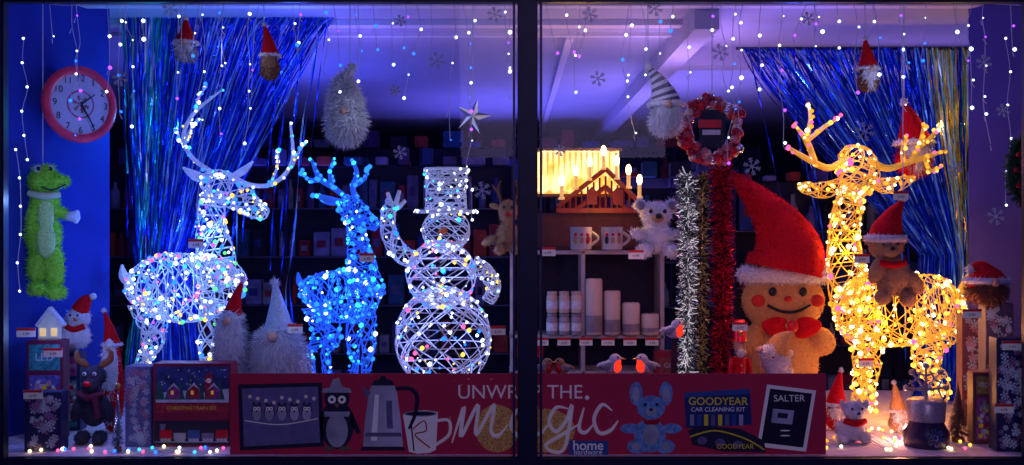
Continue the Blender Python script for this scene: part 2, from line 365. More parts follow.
legs(s,[[(852,-14,320,18,12),(858,-14,358,10,9),(854,-14,388,7,7),(852,-14,fl,6,6)],[(868,10,320,18,12),(876,10,358,10,9),(872,10,388,7,7),(874,10,fl,6,6)],
        [(934,-14,325,22,14),(918,-14,355,12,10),(930,-14,385,7,7),(918,-14,fl,6,6)],[(942,12,325,22,14),(934,12,358,12,10),(948,12,388,7,7),(940,12,fl,6,6)]],wireg,pal,48,1.8)
s.tube([(958,0,295,4),(966,0,284,5),(968,0,272,1)],wireg,6)
s.done('light_up_wire_reindeer')
# ---------------------------------------------------------------- wire snowman
s=MB(.7); pal=['y','w','w','b','k','c','w','y','w','b','w']
def ball(cx,cy,rx,rz,nb,nh=10):
    P=[]
    for i in range(9):
        a=math.pi*i/8; P.append((cx,0,cy-rz*math.cos(a),max(4,rx*math.sin(a)),max(4,rx*.85*math.sin(a))))
    s.wire(P,wirew,nh,.6,9,.6,bulbs=nb,pal=pal)
ball(443,338,48,52,160,17); ball(441,274,35,34,85,13); ball(446,230,24,22,40,11)
s.wire([(446,0,212,32,30),(446,0,210,30,28)],wirew,3,.5,2,.6,bulbs=14,pal=['w'])
s.wire([(446,0,211,21,19),(446,0,190,20,18),(446,0,168,22,19)],wirew,11,.5,9,.6,bulbs=34,pal=['w','c','w'])
s.wire([(446,0,168,22,19),(446,0,167,4,4)],wirew,6,.2,3,.6)
s.wire([(418,0,262,9,8),(400,0,252,9,8),(389,-2,232,8,7),(389,-4,212,7,6),(394,-4,202,8,7)],wirew,6,1.2,10,.6,bulbs=32,pal=['w','c','b'])
for A in ([(392,-4,205,3),(388,-4,192,2)],[(396,-4,205,3),(400,-4,190,2)],[(398,-4,208,3),(406,-4,200,2)]): s.tube(A,wirew,6)
s.wire([(472,0,264,9,8),(486,0,272,8,7),(494,-4,288,7,6),(488,-8,300,6,6)],wirew,6,1.0,8,.6,bulbs=18,pal=pal)
s.tube([(446,-22,230,3.5),(440,-36,232,.5)],M('carrot_orange',(.8,.2,.02),.6),8)
for z in (262,278): s.ell(440,-32,z,2.6,2,2.6,black)
s.done('light_up_wire_snowman')
# risers
rm=M('riser_fabric',(.15,.03,.05),.9)
roombox('display_riser',(238-512)*.00445,(735-512)*.00445,.38,.86,0,.15,rm)
# ---------------------------------------------------------------- gnomes & plush
def gnome(name,x,bot,h,w,y,hat,body,beard,tip=(0,0),string=False,stripe=None,nose=skin,furhat=None,furn=500,hw=.44,split=.42):
    s=MB(y); q_=h*split/.42
    s.blob([(x,0,bot-q_*.2,w*.46,w*.4,q_*.2),(x,0,bot-q_*.32,w*.36,w*.34,q_*.16)],body,max(1,w/22))
    s.fur(furn,w*.12,1,body,.3)
    s.blob([(x,-w*.24,bot-q_*.3,w*.34,w*.18,q_*.17),(x,-w*.26,bot-q_*.18,w*.2,w*.14,q_*.14)],beard,max(1,w/22)); s.fur(furn,w*.2,1.1,beard,.9)
    nr=min(w*.1,5); s.ell(x,-w*.44,bot-h*split,nr,nr,nr,nose)
    tx,tz=tip; H=h*(1-split)
    hp=[(x,0,bot-h*split,w*hw),(x+tx*.1,0,bot-h*split-H*.22,w*hw*.82),(x+tx*.4,0,bot-h*split-H*.57,w*hw*.48),(x+tx*.8,0,bot-h*split-H*.86+tz*.5,w*hw*.23),(x+tx,0,bot-h+tz,w*hw*.07)]
    s.tube(hp,hat,16,30)
    if furhat: s.fur(500,w*.1,1,furhat)
    if stripe:
        q=cr(hp,16)
        for i in range(1,16,2): s.tube([q[i][:3]+(q[i][3]+.6,),q[i+1][:3]+(q[i+1][3]+.5,)],stripe,16,2)
    s.ell(x+tx,0,bot-h+tz,w*hw*.22,w*hw*.22,w*hw*.22,plushw); s.fur(80,w*.06,1,plushw)
    N=20; s.tube([(x+w*hw*.98*math.cos(2*math.pi*i/N),w*hw*.94*math.sin(2*math.pi*i/N),bot-h*split-h*.02,w*hw*.17) for i in range(N+1)],plushw,8,40); s.fur(250,w*.07,1,plushw)
    if string:
        top=232-(CZ-CAMH)/s.k; s.tube([(x+tx,0,bot-h+tz,.5),(x+tx,0,top,.5)],cable,5,2)
    return s.done(name)
frost=M('frosty_hat',(.5,.62,.72),.9,bump=.5,scale=90)
b4=floorpy(.42,.15)
gnome('plush_gnome',232,b4,122,42,.47,red,grey,plushw,(11,0),furn=1600,hw=.25,split=.68)
gnome('plush_gnome',279,floorpy(.52,.15),116,66,.55,frost,plushw,plushw,(-4,0),furn=3000,hw=.24,split=.56)
gnome('hanging_gnome_ornament',186,62,44,26,.3,red,grey,plushw,(0,0),True,furn=300)
gnome('hanging_gnome_ornament',270,80,56,22,.3,red,brown,tan,(-6,0),True,furn=300)
gnome('hanging_gnome_ornament',868,92,54,24,.3,red,brown,plushw,(-3,0),True,furn=300)
gnome('hanging_gnome_ornament',666,136,72,38,.4,M('dark_grey_knit',(.1,.1,.16),.9),plushw,plushw,(-18,2),True,stripe=plushw,furn=900)
gnome('hanging_gnome_ornament',914,176,76,40,1.1,red,red,plushw,(-10,2),True,furn=400)
gnome('hanging_gnome_ornament',156,208,70,36,1.55,dark,grey,grey,(-4,0),True)
gnome('santa_plush',986,303,44,44,.46,red,brown,brown,(-16,10),furn=900,split=.5)
# hanging fluffy white gnome
s=MB(.35)
s.blob([(346,0,122,18,14,20),(345,0,104,15,12,20),(343,0,90,10,9,14)],plushw); s.fur(3200,9,1.3,plushw,.5)
s.ell(346,-14,112,3.5,3.5,3.5,skin); s.tube([(343,0,98,12),(344,0,86,9),(348,0,74,5),(354,0,64,1)],M('white_knit',(.5,.5,.56),.95,bump=.8,scale=60),14); s.fur(500,5,1,plushw)
s.tube([(350,0,68,.5),(350,0,-25,.5)],cable,5,2); s.done('hanging_fluffy_gnome')
# green frog plush
s=MB(.5)
s.blob([(46,0,180,15,13,11),(58,-6,181,11,9,6),(40,0,172,6,6,7),(50,-5,171,6,6,7),(46,0,205,13,10,20),(45,0,235,16,11,24),(60,-6,212,11,5,5,20),(36,-4,220,6,5,16,10)],green)
s.fur(2600,4,1.1,green)
s.blob([(40,0,262,10,7,22,4),(54,-3,265,10,7,24,-4),(40,-6,288,9,9,6),(57,-8,292,10,9,6)],green); s.fur(1500,4,1.1,green)
s.blob([(48,-10,215,8,4,16),(48,-10,240,9,4,18)],M('pale_green_plush',(.55,.8,.28),1,bump=.5,scale=110)); s.fur(500,3,1,_mc['pale_green_plush'])
s.blob([(71,-8,216,7,5,5),(76,-8,212,3,3,3),(77,-8,217,3,3,3),(75,-8,221,3,3,3)],plushw)
for x in (40,51): s.ell(x,-7,169,4,3,4,white); s.ell(x+1,-10,169,1.8,1.2,2.2,black)
s.tube([(44,-12,187,.8),(54,-14,190,.8),(66,-12,184,.8)],dark,6)
s.tube([(32,-8,193,3),(46,-12,196,4),(60,-6,194,3)],M('scarf_white_green',(.5,.6,.35),.9),8)
s.tube([(44,2,170,.5),(44,2,-12,.5)],cable,5,2)
s.done('frog_plush',rotz=20)
# gingerbread man
s=MB(1.0); fl=floorpy(1.0)
s.blob([(783,0,300,42,22,33),(783,0,362,36,20,40),(748,-2,340,17,13,14,-35),(819,-2,340,17,13,14,35),(765,-2,398,15,14,15),(802,-2,398,15,14,15)],ginger,2); s.fur(1500,2.5,1.2,ginger)
ck=M('cheek_red',(.6,.03,.02),.9)
for x in (767,797):
    s.ell(x,-21.5,290,4,2.4,4.5,black)
for x in (754,812): s.ell(x,-17,299,7,3,6,ck)
s.ell(782,-23,297,4,3,3,ck)
s.tube([(762,-21,303,1.3),(772,-22.5,308,1.5),(783,-23.5,310,1.5),(794,-22.5,308,1.5),(804,-21,303,1.3)],black,8)
s.blob([(768,-27,326,15,5,8,25),(768,-27,320,12,5,6,-10),(800,-27,326,15,5,8,-25),(800,-27,320,12,5,6,10)],red,1.4); s.ell(784,-32,323,5.5,4,6.5,redgl)
for z in (350,368): s.ell(784,-21,z,3.5,2.5,3.5,white)
N=26
s.tube([(784+39*math.cos(2*math.pi*i/N),21*math.sin(2*math.pi*i/N),274,8) for i in range(N+1)],plushw,10,60); s.fur(1800,4,1.2,plushw)
s.tube([(784,0,270,39),(787,0,250,35),(780,0,228,26),(765,0,207,17),(750,-2,192,11),(737,-4,180,5.5),(731,-4,174,2)],red,22,40); s.fur(2200,2,1.2,red)
s.done('gingerbread_man_plush')
# elf teddy plush hanging over reindeer
s=MB(.62)
s.blob([(886,0,246,17,14,14),(870,0,240,5,4,5),(902,0,240,5,4,5),(893,0,276,18,13,20),(874,-6,270,7,6,14,20),(912,-8,282,7,6,13,-30),(880,-8,296,8,10,8),(905,-8,298,8,10,8)],tan,1.4); s.fur(900,2.5,1,tan)
s.blob([(886,-12,251,8,6,6)],tan,1.2); s.ell(886,-18,248,2.5,2,2,black)
for x in (879,893): s.ell(x,-13,243,1.6,1,1.8,black)
s.tube([(885,0,240,17),(888,0,228,15),(893,0,215,9),(900,0,204,4),(903,0,198,1)],red,16,24)
s.tube([(885+17*math.cos(2*math.pi*i/20),15*math.sin(2*math.pi*i/20),238,4) for i in range(21)],plushw,8,40); s.fur(400,3,1,plushw)
s.ell(903,0,197,4.5,4.5,4.5,plushw); s.tube([(876,-10,262,3),(888,-14,264,3.5),(902,-8,262,3)],red,8)
s.tube([(903,0,197,.5),(903,0,232-1100/4.62,.5)],cable,5,2)
s.done('elf_teddy_plush')
# ---------------------------------------------------------------- star, wreaths, tinsel
s=MB(.4); pts=[]
for i in range(10):
    a=math.pi*i/5-math.pi/2+.25; r=19 if i%2==0 else 6.5; pts.append((473+r*math.cos(a),116+r*math.sin(a)))
vs=[s.P(a,0,b) for a,b in pts]+[s.P(473,-8,116),s.P(473,8,116)]
s.add(vs,[[i,(i+1)%10,10] for i in range(0,10,2)]+[[i,(i+1)%10,11] for i in range(10)],M('star_lit_facet',(.7,.72,.8),.4,.4,emit=.25)); s.add(vs,[[i,(i+1)%10,10] for i in range(1,10,2)],M('star_shaded_facet',(.12,.12,.2),.3,.9)); s.tube([(473,0,100,.5),(473,0,-22,.5)],cable,5,2); s.done('silver_star_ornament',smooth=False)  # facet light and shade painted as a bright and a dark silver
s=MB(.65); cm=[redgl,redgl,M('bauble_crimson',(.35,.01,.04),.2,.3),M('bauble_pink',(.5,.15,.18),.25),silver,M('bauble_rose',(.45,.06,.08),.3,.4),M('bauble_cream',(.55,.42,.35),.3)]
s.tube([(712+27*math.cos(2*math.pi*i/24),25*0+0,130+29*math.sin(2*math.pi*i/24),3) for i in range(25)],wood,8,48)
for i in range(150):
    a=R(0,2*math.pi); rr=R(21,33); c,d_,e=712+rr*math.cos(a),R(-8,3),130+rr*1.08*math.sin(a); r=R(2.6,5); s.ell(c,d_,e,r,r,r,random.choice(cm),seg=12,ring=8)
s.slab([(698,110),(724,110),(724,148),(698,148)],dark,d=-6,t=1); s.slab([(697,120),(720,120),(720,128),(697,128)],redgl,d=-7.4,t=1); s.slab([(701,130),(719,130),(719,135),(701,135)],white,d=-7.4,t=1)
s.tube([(712,0,102,.5),(712,0,-4,.5)],cable,5,2); s.done('bauble_wreath')
s=MB(.2); gm_=M('pine_green',(.03,.13,.03),.8)
N=24
P=[(1030+17*math.cos(2*math.pi*i/N),0,170+30*math.sin(2*math.pi*i/N)) for i in range(N+1)]
s.tinsel([p for p in P],11,2200,gm_,1.2,brown)
for i in range(0,N,2): s.ell(P[i][0],-7,P[i][2],3,3,3,redgl)
s.tube([(1030,0,140,.5),(1030,0,-30,.5)],cable,5,2); s.done('pine_wreath')
def garland(x,top,rad,mat,n,y=.68):
    s=MB(y); s.tinsel([(x,0,top,0),(x+R(-2,2),0,(top+380)/2,0),(x+R(-2,2),0,floorpy(y,.15)-1,0)],rad,n,mat,1.0); s.done('tinsel_garland')
sl2=M('foil_champagne',(.6,.35,.15),.3,.75,emit=.08); sl0=M('foil_silver',(.4,.38,.48),.25,.85,emit=.06); sl3=M('foil_dark_silver',(.06,.06,.1),.25,.9); r2=M('foil_red',(.55,.005,.03),.3,.75,emit=.06); r3=M('foil_dark_red',(.12,.0,.015),.25,.85); spk=M('foil_sparkle',(.9,.85,.9),.3,.3,emit=.5)  # emit paints glints into the tinsel; foil_sparkle strands glow most
garland(687,176,12,[sl0,sl3,sl3,sl0,sl3,spk],4800); garland(703,174,9,[sl2,sl3,sl3],3400,.72); garland(721,170,13,[r2,r2,r3,r3],5200)
# ---------------------------------------------------------------- central shelf unit
s=MB(1.0); fl=floorpy(1.0); sw=M('shelf_white',(.5,.4,.4),.5,var=.08)
for x in (512,583,662): s.box(x,20,(250+fl)/2,4,46,fl-250,sw)
for z in (252,336,372): s.box(587,20,z,155,46,3.5,sw)
s.box(587,44,(250+fl)/2,152,2,fl-250,M('shelf_back_panel',(.03,.02,.04),.9))
s.done('shelf_unit')
def tag(x,py,y,w=14,h=8,rz=0):
    s=MB(y); s.slab([(x-w/2,py-h/2),(x+w/2,py-h/2),(x+w/2,py+h/2),(x-w/2,py+h/2)],M('tag_card',(.6,.56,.6),.6,var=.05,emit=.08),t=.4)
    s.slab([(x-w/2,py-h/2),(x+w/2,py-h/2),(x+w/2,py-h/2+2.6),(x-w/2,py-h/2+2.6)],M('tag_red',(.5,.01,.01),.6,emit=.05),d=-.3,t=.3)
    s.text('4.99',x,py+1.6,h*.34,dark,d=-.3); s.done('price_tag',rotz=rz,smooth=False)
s=MB(1.12); s.box(590,12,231,106,24,37,M('tier_box',(.06,.02,.03),.8)); s.box(590,-.5,231,100,.8,30,M('tier_panel',(.1,.02,.02),.7)); s.done('tiered_display_box')
warm=E('candle_flame_warm',(1,.75,.3),8); cand=M('candle_tube_cream',(.9,.5,.15),.5,emit=.6)
s=MB(1.1)
s.box(600,4,210,88,12,5,wood)
for A in ([(558,202),(606,164)],[(606,164),(644,202)],[(575,206),(606,182)],[(606,182),(628,206)]):
    s.tube([(A[0][0],4,A[0][1]+4,2.6),(A[1][0],4,A[1][1]+4,2.6)],wood,6,3)
for x in range(564,644,6): s.tube([(x,4,208,1.1),(x,4,200-34*(1-abs(x-604)/46)+8,1.1)],wood,6,2)
for x,z in ((592,196),(618,196)): s.slab([(x-5,z-5),(x,z-10),(x+5,z-5),(x+5,z+8),(x-5,z+8)],wood,d=0,t=2)
for i,(x,z) in enumerate(((562,196),(576,186),(590,177),(604,166),(617,176),(629,185),(640,195))):
    s.lathe(x,4,z+3,[(3.4,0),(3.4,2),(1.9,3),(1.9,14)],cand,10); s.ell(x,4,z-16,2.8,2.8,5.5,warm,seg=10,ring=8)
s.done('candle_arch')
s=MB(1.2); vs=[];n=72
lm=bpy.data.materials.new('lantern_glow'); lm.use_nodes=True; nt=lm.node_tree; nt.nodes.clear()
o=nt.nodes.new('ShaderNodeOutputMaterial'); e=nt.nodes.new('ShaderNodeEmission'); tc=nt.nodes.new('ShaderNodeTexCoord'); nz=nt.nodes.new('ShaderNodeTexNoise'); nz.inputs['Scale'].default_value=9; rp=nt.nodes.new('ShaderNodeValToRGB')
rp.color_ramp.elements[0].position=.35; rp.color_ramp.elements[0].color=(.9,.3,.03,1); rp.color_ramp.elements[1].position=.6; rp.color_ramp.elements[1].color=(1,.75,.3,1)
nt.links.new(tc.outputs['Object'],nz.inputs['Vector']); nt.links.new(nz.outputs['Fac'],rp.inputs['Fac']); nt.links.new(rp.outputs['Color'],e.inputs[0]); e.inputs[1].default_value=2.2; nt.links.new(e.outputs[0],o.inputs[0])
for t in (0,1):
    for i in range(n+1):
        u=i/n; w=3*math.sin(i*1.3); vs.append(s.P(535+ (u*84),-2+w+(0 if t else 4),151+(1*math.sin(i*.6)+3*math.sin(u*3.14)*-1 if t==0 else 38+4*abs(math.sin(i*.26)))))
s.add(vs,[[i,i+1,n+2+i,n+1+i] for i in range(n)],lm)
s.box(576,10,173,76,16,43,M('lantern_paper',(.8,.35,.08),.9,emit=1.0)); s.box(577,6,149,90,22,2.5,M('lantern_frame',(.25,.1,.03),.6)); s.box(576,6,195,80,22,3,M('lantern_frame',(.25,.1,.03),.6))
for x in (536,617): s.box(x,6,182,3,10,60,M('lantern_frame',(.25,.1,.03),.6))
s.done('illuminated_lantern')
def mug(x,y=.92):
    s=MB(y); w=M('mug_ceramic',(.5,.46,.44),.25,var=.04); b=249.5
    s.lathe(x,0,b,[(8.5,0),(10.5,1),(11,23),(10,23),(9.6,3)],w,24)
    N=10; s.tube([(x+10+7*math.sin(math.pi*i/N),0,b-5-13*i/N,1.6) for i in range(N+1)],w,8,20)
    for i in range(3):
        s.ell(x-6+i*6,-10.2+abs(i-1)*.9,b-10,2.2,.8,4,random.choice([redgl,dark,tan])); s.ell(x-6+i*6,-10.4+abs(i-1)*.9,b-15.5,1.7,.8,1.8,redgl)
    s.done('coffee_mug')
mug(581);mug(612)
wax=M('candle_wax',(.6,.46,.38),.5,var=.05); label=M('candle_label',(.25,.2,.22),.6)
for x,t,r in ((594,278,8.5),(612,290,8.5),(631,302,9),(650,313,9)):
    s=MB(.98); h=334-t; s.lathe(x,0,334,[(r-.6,0),(r,1),(r,h-1.5),(r-1.5,h),(2,h-1)],wax,24); s.lathe(x,0,334,[(r+.25,3),(r+.25,h*.35)],label,24); s.tube([(x,0,t+1,.5),(x+.5,0,t-4,.4)],black,5,2); s.done('pillar_candle')
for x in (552,564,576):
    for l,z in enumerate((334,312)):
        s=MB(.98); s.lathe(x,0,z,[(5,0),(5.5,1),(5.5,16),(4.5,18),(5,18.5),(5,21),(1,21.5)],wax if l else M('jar_grey',(.3,.26,.3),.3),18); s.lathe(x,0,z,[(5.7,4),(5.7,12)],white,18); s.done('candle_jar')
for i in range(6): tag(542+i*22,341,.86,13,8)
for i,x in enumerate((520,530,540)):
    s=MB(.98); s.box(x,0,353,9,12,32,random.choice(boxm)); s.box(x,-6.4,350,6,.6,12,redgl,bev=0); s.done('gift_carton')
s=MB(.9); b=floorpy(.9); s.box(671,0,(350+b)/2,34,16,b-350,M('carton_red',(.3,.01,.03),.5)); s.slab([(658,356),(684,356),(684,376),(658,376)],M('carton_panel',(.25,.05,.06),.5),d=-8.6,t=.4); s.text('GIFTS',671,364,5,white,d=-9); s.done('gift_carton')
def robin(x,bot,y=.6,k=1,glow=True,fl_=1):
    s=MB(y); rb=E('robin_breast_lit',(1,.03,.01),1.6) if glow else redgl
    s.blob([(x,0,bot-9*k,9*k,7*k,7*k),(x+3*k*fl_,-1,bot-16*k,6*k,5.5*k,5.5*k),(x-10*k*fl_,1,bot-11*k,6*k,3*k,2*k,-25*fl_)],plushw if glow else tan,.8)
    s.blob([(x+4*k*fl_,-3*k,bot-9*k,5*k,4.6*k,5.5*k),(x+5*k*fl_,-3.5*k,bot-14*k,3.6*k,3.2*k,3*k)],rb,.8)
    s.tube([(x+8*k*fl_,-3,bot-17*k,1.3*k),(x+13*k*fl_,-4,bot-16.5*k,.2)],gold,6,2); s.ell(x+5*k*fl_,-5.5*k,bot-18.5*k,1,.9,1,black)
    s.ell(x-4*k*fl_,-5*k,bot-10*k,6*k,2*k,3.5*k,grey,rot=-20*fl_)
    for e in (-2,2): s.tube([(x+e*k,0,bot-4*k,.7),(x+e*k,0,bot,.7)],dark,5,2)
    s.done('robin_ornament')
s=MB(.62); 
b=floorpy(.62,.15); s.box(595,0,(376+b)/2,126,22,b-376,M('plinth_dark',(.04,.01,.02),.6)); s.done('plinth_box')
robin(612,375.5,k=1.05,fl_=1);robin(645,375.5,k=1.05,fl_=-1);robin(545,375.5,k=.85,glow=False);robin(562,375.5,k=.85,glow=False,fl_=-1)
s=MB(.52); b=floorpy(.52,.15); s.box(674,0,(340+b)/2,5,5,b-340,M('plinth_dark',(.04,.01,.02),.6)); s.done('plinth_box'); robin(674,340,.52)
s=MB(.9)
s.blob([(656,0,214,16,13,13),(640,0,205,7,4,7),(672,0,205,7,4,7),(656,0,236,16,13,16),(637,-6,234,9,6,5,25),(675,-6,234,9,6,5,-25),(643,-10,250,8,11,7),(670,-10,250,8,11,7)],plushw,1.3); s.fur(1600,3.2,1,plushw)
for x in (640,672): s.ell(x,-4,205,4.5,2,4.5,grey)
s.ell(656,-14,218,6,5,4.5,tan); s.ell(656,-19,216,3.4,2,2.8,black)
for x in (649,663): s.ell(x,-13,211,2.1,1.2,2.2,black)
s.done('teddy_bear_plush')
s=MB(.85)
s.blob([(508,0,210,10,10,11),(508,-6,217,8,9,7),(508,0,236,12,11,15),(490,-4,240,10,5,4,-25),(525,-6,240,9,5,4,25),(500,-10,249,6,10,5),(518,-10,249,6,10,5)],tan,1.3); s.fur(900,2.5,1,tan)
for e in (-1,1):
    s.tube([(508+e*6,0,202,1.8),(508+e*10,0,190,1.8),(508+e*7,0,180,1)],brown,6); s.tube([(508+e*10,0,192,1.5),(508+e*16,0,184,1)],brown,6,2); s.ell(508+e*13,0,206,6,3,3,tan,rot=-20*e)
    s.ell(508+e*4,-10,207,1.5,1,1.6,black)
s.ell(508,-15,214,3,2.5,2.5,redgl); s.done('reindeer_plush')
def nut(x,top,bot,y,c=redgl):
    s=MB(y); h=bot-top; q=lambda f: top+h*f
    s.box(x,0,bot-h*.04,18,12,h*.08,dark)
    for e in (-3.4,3.4): s.lathe(x+e,0,bot-h*.08,[(2.6,0),(3,h*.05),(2.8,h*.3)],M('navy_paint',(.02,.03,.15),.4),12)
    s.lathe(x,0,bot-h*.36,[(6.5,0),(7.5,h*.05),(6.5,h*.25),(7,h*.29)],c,18)
    for e in (-1,1): s.tube([(x+e*8,0,q(.36),2.6),(x+e*10,-1,q(.48),2.4),(x+e*8.5,-3,q(.6),2)],c,8); s.ell(x+e*8.5,-3,q(.62),2.4,2.4,2.4,skin)
    for e in range(3): s.ell(x,-7,q(.42+e*.07),1.1,.8,1.1,gold)
    s.ell(x,0,q(.26),5.6,5.4,h*.09,skin); s.blob([(x,-4,q(.31),4,2.4,h*.05)],plushw,.8); s.fur(150,2,.8,plushw,.5)
    s.lathe(x,0,q(.21),[(6.5,0),(6,1),(6.4,h*.17),(4,h*.2)],redgl,18); s.ell(x,-6,q(.13),2,1,2.4,gold)
    s.tube([(x-6,-2,q(.32),.7),(x,-6.5,q(.2),.0),(x+6,-2,q(.32),.7)],gold,5)
    s.done('nutcracker_figurine')
nut(740,318,floorpy(.6),.6)
s=MB(.6)
s.blob([(776,0,360,15,12,14),(765,-8,350,9,9,7,-20),(778,0,400,20,16,34),(762,-6,385,7,6,12,15),(796,-6,385,7,6,12,-15)],plushw,1.5); s.fur(1200,3.5,1,plushw)
s.ell(756,-12,348,3.5,3,3,skin); s.ell(770,-11,355,1.5,1,1.7,black); s.tube([(776,0,352,14),(780,0,342,10),(788,0,335,5),(794,0,333,2)],ginger,14,20); s.done('polar_bear_plush')
gnome('plush_gnome',806,floorpy(.36),70,32,.36,M('pale_pink_knit',(.5,.3,.28),.9),plushw,plushw,(-12,12),furn=700)
# ---------------------------------------------------------------- banner
s=MB(.05); bm_=M('banner_red',(.36,.008,.04),.6,var=.12,scale=4,emit=.07); L,Rr,T,B=230,826,373,floorpy(.05)-.3  # emit gives the banner a painted glow so its red shows
s.slab([(L,T),(Rr,T),(Rr,B),(L,B)],bm_,t=1)
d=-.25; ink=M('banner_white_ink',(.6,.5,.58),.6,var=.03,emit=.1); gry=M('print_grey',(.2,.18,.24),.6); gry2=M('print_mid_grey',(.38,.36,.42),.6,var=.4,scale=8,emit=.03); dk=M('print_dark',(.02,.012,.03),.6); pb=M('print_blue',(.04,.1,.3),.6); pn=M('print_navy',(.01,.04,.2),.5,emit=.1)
pt=M('print_towel',(.22,.2,.3),.7)
s.poly([(238,384),(322,382),(324,446),(240,450)],dk,d); s.poly([(242,388),(318,386),(320,442),(244,446)],pt,d-.1)
s.tube([(245,d-.3,420,.5),(280,d-.3,424,.5),(318,d-.3,418,.5)],ink,5)
for i in range(5):
    x=257+i*12.5; s.disc(x,412,5.4,dk,d-.2,rz=8); s.disc(x,413,4.6,gry2,d-.25,rz=7); s.disc(x-1.8,408,1.8,ink,d-.3); s.disc(x+1.8,408,1.8,ink,d-.3); s.disc(x-1.8,408,.8,dk,d-.4); s.disc(x+1.8,408,.8,dk,d-.4); s.poly([(x-5,405),(x-3,401),(x-1,404)],dk,d-.2); s.poly([(x+1,404),(x+3,401),(x+5,405)],dk,d-.2); s.poly([(x-1,410),(x+1,410),(x,413)],gold,d-.4)
for i in range(9): s.flake(250+i*8,396+((i*37)%7),2,ink,d=d-.3,w=.2)
# penguin
s.disc(337,424,17,dk,d,rz=25); s.disc(337,430,11,gry2,d-.1,rz=17); s.disc(337,398,13,dk,d-.1,rz=11); s.disc(332,399,4,ink,d-.2); s.disc(342,399,4,ink,d-.2); s.disc(332,399,1.6,dk,d-.3); s.disc(342,399,1.6,dk,d-.3); s.poly([(334,403),(340,403),(337,408)],gold,d-.3)
s.poly([(322,392),(352,392),(350,388),(342,386),(339,377),(333,379),(330,387),(323,388)],gry2,d-.3); s.poly([(324,411),(350,411),(349,416),(325,416)],gry2,d-.3)
for e in (-1,1): s.poly([(337+e*15,410),(337+e*24,432),(337+e*20,434),(337+e*13,422)],dk,d); s.disc(337+e*8,448,6,gold,d-.2,rz=2.5)
# kettle
s.poly([(363,446),(403,446),(401,420),(397,392),(394,384),(372,384),(369,392),(365,420)],M('print_kettle',(.4,.36,.46),.4,var=.5,scale=5,emit=.04),d)
s.poly([(371,385),(395,385),(392,380),(386,378),(380,378),(374,380)],dk,d-.1); s.disc(383,377,3,dk,d-.1,rz=2)
s.poly([(371,392),(361,385),(366,398)],gry,d-.05); s.poly([(371,440),(377,440),(379,394),(375,394)],ink,d-.1); s.poly([(366,432),(401,432),(402,436),(365,436)],gry,d-.12)
s.poly([(386,400),(392,400),(393,428),(387,428)],gry,d-.12)
s.tube([(396,d-.5,388,2),(410,d-.5,388,2.2),(417,d-.5,396,2.2),(415,d-.5,414,2),(409,d-.5,428,1.4)],dk,6); s.poly([(360,450),(405,450),(404,446),(362,446)],dk,d-.1)
# mug
s.poly([(403,414),(412,410.5),(425,409.5),(438,411.5),(436,449),(430,452),(418,453),(409,451)],ink,d-.6); s.disc(420.5,413,17,gry2,d-.7,rz=3); s.disc(420.5,413,15,dk,d-.75,rz=2)
s.tube([(437,d-.8,420,1.6),(449,d-.8,420,1.6),(449,d-.8,434,1.6),(436,d-.8,444,1.6)],ink,6)
s.tube([(411,d-1,420,.8),(413,d-1,440,.8),(414,d-1,450,.8)],dk,5); s.tube([(413,d-1,428,.7),(424,d-1,420,.7),(426,d-1,430,.7),(415,d-1,434,.7),(430,d-1,447,.7)],redgl,5)
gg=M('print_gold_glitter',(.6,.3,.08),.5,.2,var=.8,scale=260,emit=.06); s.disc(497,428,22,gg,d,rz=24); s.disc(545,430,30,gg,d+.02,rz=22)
s.text('UNWRAP THE',520,392,14.5,ink,d-.3)
for A in ([(452,442),(464,406),(461,436),(478,404),(476,434),(494,404),(491,430),(498,435),(508,424)],[(531,408),(518,409),(511,424),(519,435),(530,422),(536,406),(533,428),(540,433),(548,424)],
          [(568,408),(556,407),(549,421),(556,431),(566,420),(572,405),(565,446),(553,451),(546,444),(562,434),(578,424)],[(584,407),(579,427),(585,432),(593,424)],[(612,410),(602,404),(594,418),(599,432),(610,430),(618,420)]):
    s.tube([(a,d-.8,b_,1.9 if 0<i<len(A)-1 else .7) for i,(a,b_) in enumerate(A)],ink,6,len(A)*6)
s.disc(587,397,2.2,ink,d-.8)
s.poly([(569,440),(608,440),(608,454),(569,454)][::1],pn,d-.9); s.text('home',588,445,10,ink,d-1.1,bold=.2); s.text('hardware',588,451.5,5.5,ink,d-1.1)
# blue bear print
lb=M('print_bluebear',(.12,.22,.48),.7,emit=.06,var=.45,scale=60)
s.disc(650,435,16,lb,d,rz=17); s.disc(651,407,14,lb,d-.1,rz=12)
for e in (-1,1):
    s.disc(651+e*15,393,6.5,lb,d-.05,rz=12); s.disc(651+e*15,394,3.5,gry2,d-.15,rz=8); s.disc(651+e*14,446,10,lb,d-.1,rz=7); s.disc(651+e*15,446,4,gry2,d-.2,rz=4); s.disc(651+e*21,428,10,lb,d-.1,rz=5); s.disc(651+e*6,404,1.8,dk,d-.3)
s.disc(651,411,5.5,gry2,d-.2,rz=4.5); s.disc(651,409,1.8,dk,d-.3); s.disc(651,434,8,gry2,d-.15,rz=10); s.poly([(643,419),(660,419),(658,424),(645,424)],redgl,d-.25)
